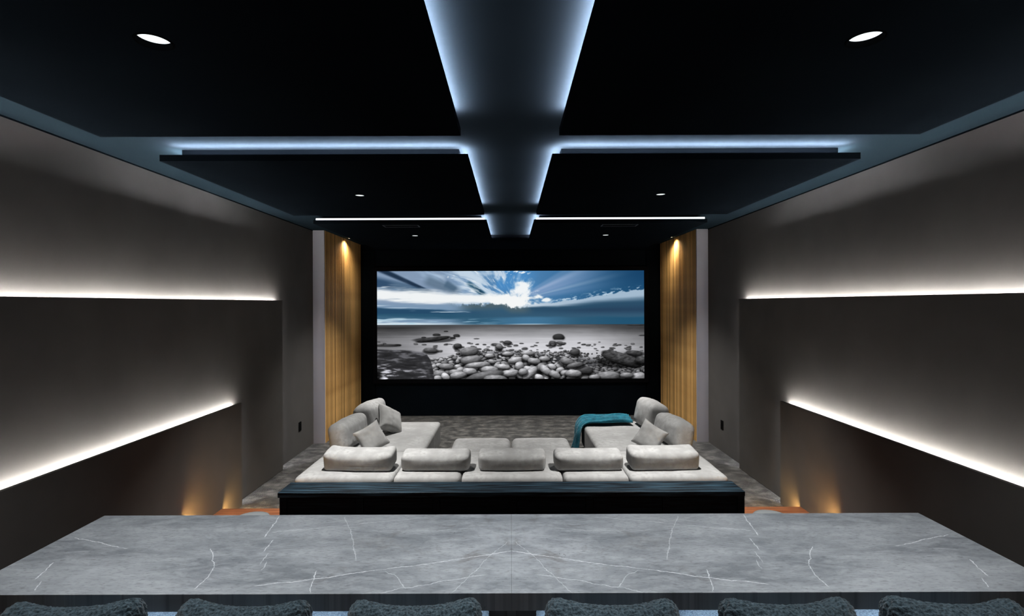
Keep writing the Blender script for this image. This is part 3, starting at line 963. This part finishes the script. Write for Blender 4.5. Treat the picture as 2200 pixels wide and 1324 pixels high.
# tall side cushions
def tall(x, y, w, ln, h, lean, rz, seed, lab):
    o = soft_box('back_cushion', (w, ln, h), .09, M['sofa'], None, 24, bulge=(.035, .03, .02), noise=.016, nscale=4.2, seed=seed,
                 loc=(x, y, SEAT + .006), rot=(0, R(lean), R(rz)))
    tag(o, lab, 'cushion', 'tall side cushions on the sofa')
tall(-2.22, 7.10, .27, .78, .36, -9, -6, 51, 'tall grey side cushion nearer the console, left chaise')
tall(-2.13, 7.97, .27, .78, .42, -12, -5, 52, 'tall grey side cushion nearer the screen, left chaise')
tall(2.22, 7.10, .27, .78, .36, 9, 6, 53, 'tall grey side cushion nearer the console, right chaise')
tall(2.13, 7.97, .27, .78, .42, 12, 5, 54, 'tall grey side cushion nearer the screen, right chaise')

# throw pillows
def pillow(label, loc, rot, size=.42, thick=.15, seed=0):
    n = 26
    g = np.linspace(-1, 1, n)
    U, V = np.meshgrid(g, g, indexing='ij')
    pin = 1 - .10 * (1 - np.abs(V) ** 2) * np.abs(U) ** 4
    pin2 = 1 - .10 * (1 - np.abs(U) ** 2) * np.abs(V) ** 4
    prof = ((1 - U ** 4) * (1 - V ** 4)) ** .55
    wr = (fbm(U * 2.4 + seed, V * 2.4, seed=seed, octv=3) - .5) * .035 * prof
    vs, fs = [], []
    for sgn in (1, -1):
        Z = sgn * (thick / 2 * prof + wr * .6) + .004 * sgn
        vs.append(np.stack([U * pin * size / 2, Z, V * pin2 * size / 2], -1).reshape(-1, 3))
    vs = np.concatenate(vs)
    for q in range(2):
        for i in range(n - 1):
            for j in range(n - 1):
                a = q * n * n + i * n + j
                f = (a, a + n, a + n + 1, a + 1)
                fs.append(f[::-1] if q == 0 else f)
    ring = [i * n for i in range(n)] + [(n - 1) * n + j for j in range(1, n)] + [i * n + n - 1 for i in range(n - 2, -1, -1)] + [j for j in range(n - 2, 0, -1)]
    for a, b in zip(ring, ring[1:] + ring[:1]):
        fs.append((a, b, b + n * n, a + n * n))
    o = mesh_obj('throw_pillow', vs, fs, M['pillow'], None, smooth=True, loc=loc)
    o.rotation_euler = rot
    # welted seam
    bm = bmesh.new()
    pts = [tuple((vs[a] + vs[a + n * n]) / 2) for a in ring[::2]]
    tube_bm(bm, pts + [pts[0]], .006, 6)
    bm_obj('piping', bm, M['pillow'], o, smooth=True)
    tag(o, label, 'pillow', 'throw pillows')
    return o
pillow('small grey throw pillow at the left corner, nearer the console', (-1.87, 6.86, .605), (R(-24), R(-24), R(34)), .36, .15, 3)
pillow('small shiny grey throw pillow further back on the left chaise', (-1.84, 7.78, .635), (R(-38), R(30), R(48)), .44, .17, 5)
pillow('small grey throw pillow on the right side of the sofa', (1.86, 6.86, .605), (R(-22), R(26), R(-36)), .36, .16, 9)

# ottomans
for s, lab in ((-1, 'left one of two square grey velvet ottomans inside the sofa'), (1, 'right one of two square grey velvet ottomans inside the sofa')):
    o = empty('ottoman', (s * .428 + .0, 7.2, 0)); tag(o, lab, 'ottoman', 'square ottomans')
    soft_box('upholstery', (.828, .88, .35), .075, M['sofa'], o, 24, bulge=(.006, .006, .022), noise=.005, nscale=4, seed=61 + s, loc=(0, 0, .06))
    box('plinth', -.36, .36, -.37, .37, 0, .07, M['plinth'], o)

# teal throw over the right chaise
def throw():
    prof = [(1.93, .512), (1.80, .515), (1.55, .515), (1.36, .513), (1.24, .505), (1.165, .475), (1.125, .42), (1.10, .33), (1.085, .22), (1.07, .12), (1.05, .05)]
    prof = np.array(prof)
    d = np.r_[0, np.cumsum(np.hypot(*np.diff(prof, axis=0).T))]
    t = np.linspace(0, d[-1], 90)
    px_, pz_ = np.interp(t, d, prof[:, 0]), np.interp(t, d, prof[:, 1])
    k = np.array([1, 2, 3, 2, 1]) / 9.
    px_ = np.r_[px_[:2], np.convolve(px_, k, 'valid'), px_[-2:]]; pz_ = np.r_[pz_[:2], np.convolve(pz_, k, 'valid'), pz_[-2:]]
    nv = 46
    v = np.linspace(0, 1, nv)
    T, V = np.meshgrid(np.arange(90), v, indexing='ij')
    ty = np.gradient(px_), np.gradient(pz_)
    ln = np.hypot(*ty)
    nx, nz = ty[1] / ln, -ty[0] / ln
    y = 8.10 + .46 * V + .02 * np.sin(T * .14)
    fold = .022 * np.sin(V * 21 + T * .05) * (.5 + .5 * vnoise(T * .08, V * 4)) + .04 * (fbm(T * .06, V * 5, seed=4) - .3)
    edge = np.minimum(V, 1 - V)
    fold = fold + .03 * np.sqrt(np.clip(1 - (1 - np.clip(edge / .14, 0, 1)) ** 2, 0, 1))
    fold = np.maximum(fold, .004)
    X = px_[T] + nx[T] * fold; Z = pz_[T] + nz[T] * fold
    top = np.stack([X, y, Z], -1).reshape(-1, 3)
    bot = np.stack([px_[T] - nx[T] * .0, y, pz_[T] - nz[T] * .0 - .004], -1).reshape(-1, 3)
    vs = np.concatenate([top, bot]); n0 = 90 * nv
    fs = []
    for i in range(89):
        for j in range(nv - 1):
            a = i * nv + j
            fs.append((a, a + 1, a + nv + 1, a + nv)); fs.append((n0 + a, n0 + a + nv, n0 + a + nv + 1, n0 + a + 1))
    for i in range(89):
        a = i * nv; fs.append((a, a + nv, n0 + a + nv, n0 + a))
        a = i * nv + nv - 1; fs.append((a, n0 + a, n0 + a + nv, a + nv))
    for j in range(nv - 1):
        fs.append((j, n0 + j, n0 + j + 1, j + 1)); a = 89 * nv + j; fs.append((a, a + 1, n0 + a + 1, n0 + a))
    o = mesh_obj('throw_blanket', vs, fs, M['throw'], None, smooth=True)
    tag(o, 'teal blue knitted throw draped over the right chaise', 'blanket')
    # fringe at the hanging end
    rng = random.Random(3)
    bm = bmesh.new()
    for j in range(0, nv):
        p = Vector(top[89 * nv + j])
        tube_bm(bm, [p, p + Vector((rng.uniform(-.01, .004), rng.uniform(-.008, .008), -.02)), p + Vector((-.012, rng.uniform(-.012, .012), -.038))], .0035, 5)
    tag(bm_obj('fringe', bm, M['throw'], o, smooth=True), kind='stuff')
throw()

# ================================================================ switches on the side walls
for s, side in ((-1, 'left'), (1, 'right')):
    o = empty('wall_switch', (s * X3, 8.26, .36)); tag(o, 'small black switch plate low on the %s wall by the pilaster' % side, 'switch', 'black switch plates')
    box('plate', *sorted((-s * .012, 0)), -.045, .045, 0, .145, M['plate'], o, .003)
    for z in (.025, .08):
        box('rocker', *sorted((-s * .016, -s * .011)), -.026, .026, z, z + .042, M['plate'], o, .002)

# ================================================================ the bar
KX, KY0, KY1, KZ = 2.03, 1.857, 2.555, 1.35
bar = empty('bar_counter', (0, 0, .42)); tag(bar, 'long bar counter with mottled grey white-veined stone top', 'bar counter')
for s in (-1, 1):
    xa, xb = sorted((s * .0002, s * KX))
    o = box('stone_slab', xa, xb, KY0, KY1, KZ - .064 - .42, KZ - .42, M['stone'], bar, .0012)
box('cabinet', -KX + .12, KX - .12, 2.22, KY1 - .08, 0.0, KZ - .064 - .42, M['cabinet'], bar, .003)
for k in range(-3, 4):
    x = k * .62
    box('cabinet_batten', x - .02, x + .02, 2.205, 2.222, .08, KZ - .09 - .42, M['cabinet'], bar, .002)

strip_up('light_strip', -KX + .1, KX - .1, 1.93, 1.95, KZ - .064 - .42 - .007, KZ - .064 - .42 - .0005, M['led_bar_fill'], bar, True)  # added fill strip, no known lamp here; brightens the seats under the counter

# bar stools: boucle shell back, wide seat, four metal legs
def worley(p, cell, seed):
    q = p / cell
    b = np.floor(q)
    best = np.full(len(p), 9.)
    for i in (-1, 0, 1):
        for j in (-1, 0, 1):
            for k in (-1, 0, 1):
                c = b + (i, j, k)
                o = np.stack([_hash(c[:, 0], c[:, 1], c[:, 2], seed + t) for t in range(3)], -1)
                best = np.minimum(best, np.linalg.norm(c + o - q, axis=1))
    return best

def boucle_shape(amp, cell, seed, bend=0.0, dip=0.0, taper=0.0):
    def f(p, h):
        q = p.copy()
        u = np.clip(p / h, -1, 1)
        nrm = np.sign(p) * np.abs(u) ** 6
        ln = np.linalg.norm(nrm, axis=1, keepdims=True); ln[ln == 0] = 1
        nrm = nrm / ln
        q += nrm * (amp * (1 - np.clip(worley(p, cell, seed), 0, 1)))[:, None]
        q += nrm * ((fbm(p[:, 0] * 9, p[:, 1] * 9, p[:, 2] * 9, seed=seed) - .5) * .006)[:, None]
        ux = p[:, 0] / h[0]
        q[:, 1] += bend * ux ** 2
        q[:, 2] += dip * (np.abs(ux) ** 2.4 - .3) * (u[:, 2] > 0) * u[:, 2]
        return q
    return f

stool = empty('bar_stool', (0, 0, .42))
soft_box('seat', (.47, .47, .12), .045, M['boucle_seat'], stool, 70, bulge=(0, 0, .010), shape=boucle_shape(.008, .015, 5), loc=(0, .265, .60))
soft_box('backrest', (.436, .115, .40), .052, M['boucle'], stool, 96, bulge=(.004, .012, .0), shape=boucle_shape(.008, .013, 9, .045, .016), loc=(0, .0, .575), rot=(R(3), 0, 0))
for (sx, sy) in ((-1, 0), (1, 0), (-1, 1), (1, 1)):
    bm = bmesh.new()
    x, y = sx * .17, .06 + sy * .34
    tube_bm(bm, [(x * 1.16, y + (sy - .5) * .05, 0), (x, y, .61)], [.011, .014], 10)
    bm_obj('leg', bm, M['metal'], stool, smooth=True)
bm = bmesh.new()
tube_bm(bm, [(-.19, .425, .20), (.19, .425, .20)], .009, 8)
bm_obj('footrest', bm, M['metal'], stool, smooth=True)
spots = [(-953, 'first from the left'), (-583, 'second from the left'), (-211, 'third from the left'),
         (217, 'fourth from the left'), (598, 'fifth from the left'), (958, 'sixth, at the right end')]
for i, (d, w) in enumerate(spots):
    o = stool if i == 0 else copy_tree(stool)
    o.location = (d * 1.70 / 1100, 1.70, .42)
    o.rotation_euler = (0, 0, R([3, -2, 1.5, -1, 1, -3][i]))
    tag(o, 'dark teal boucle bar stool at the stone counter, ' + w, 'bar stool', 'bar stools at the stone counter')

# white pedestal stools beyond the bar
for s, side in ((-1, 'left'), (1, 'right')):
    o = empty('pedestal_stool', (s * 1.69, 3.32, .42)); tag(o, 'white round stool just beyond the far edge of the bar, %s side' % side, 'stool', 'white round stools')
    bm = bmesh.new()
    lathe_bm(bm, [(0, .600), (.085, .600), (.110, .595), (.120, .580), (.120, .550), (.110, .532), (.05, .526), (0, .526)], 48)
    bm_obj('seat', bm, M['white'], o, smooth=True)
    bm = bmesh.new()
    lathe_bm(bm, [(0, .527), (.022, .527), (.022, .05), (.05, .03), (.15, .018), (.155, .0), (0, 0)], 40)
    bm_obj('pedestal', bm, M['metal'], o, smooth=True)
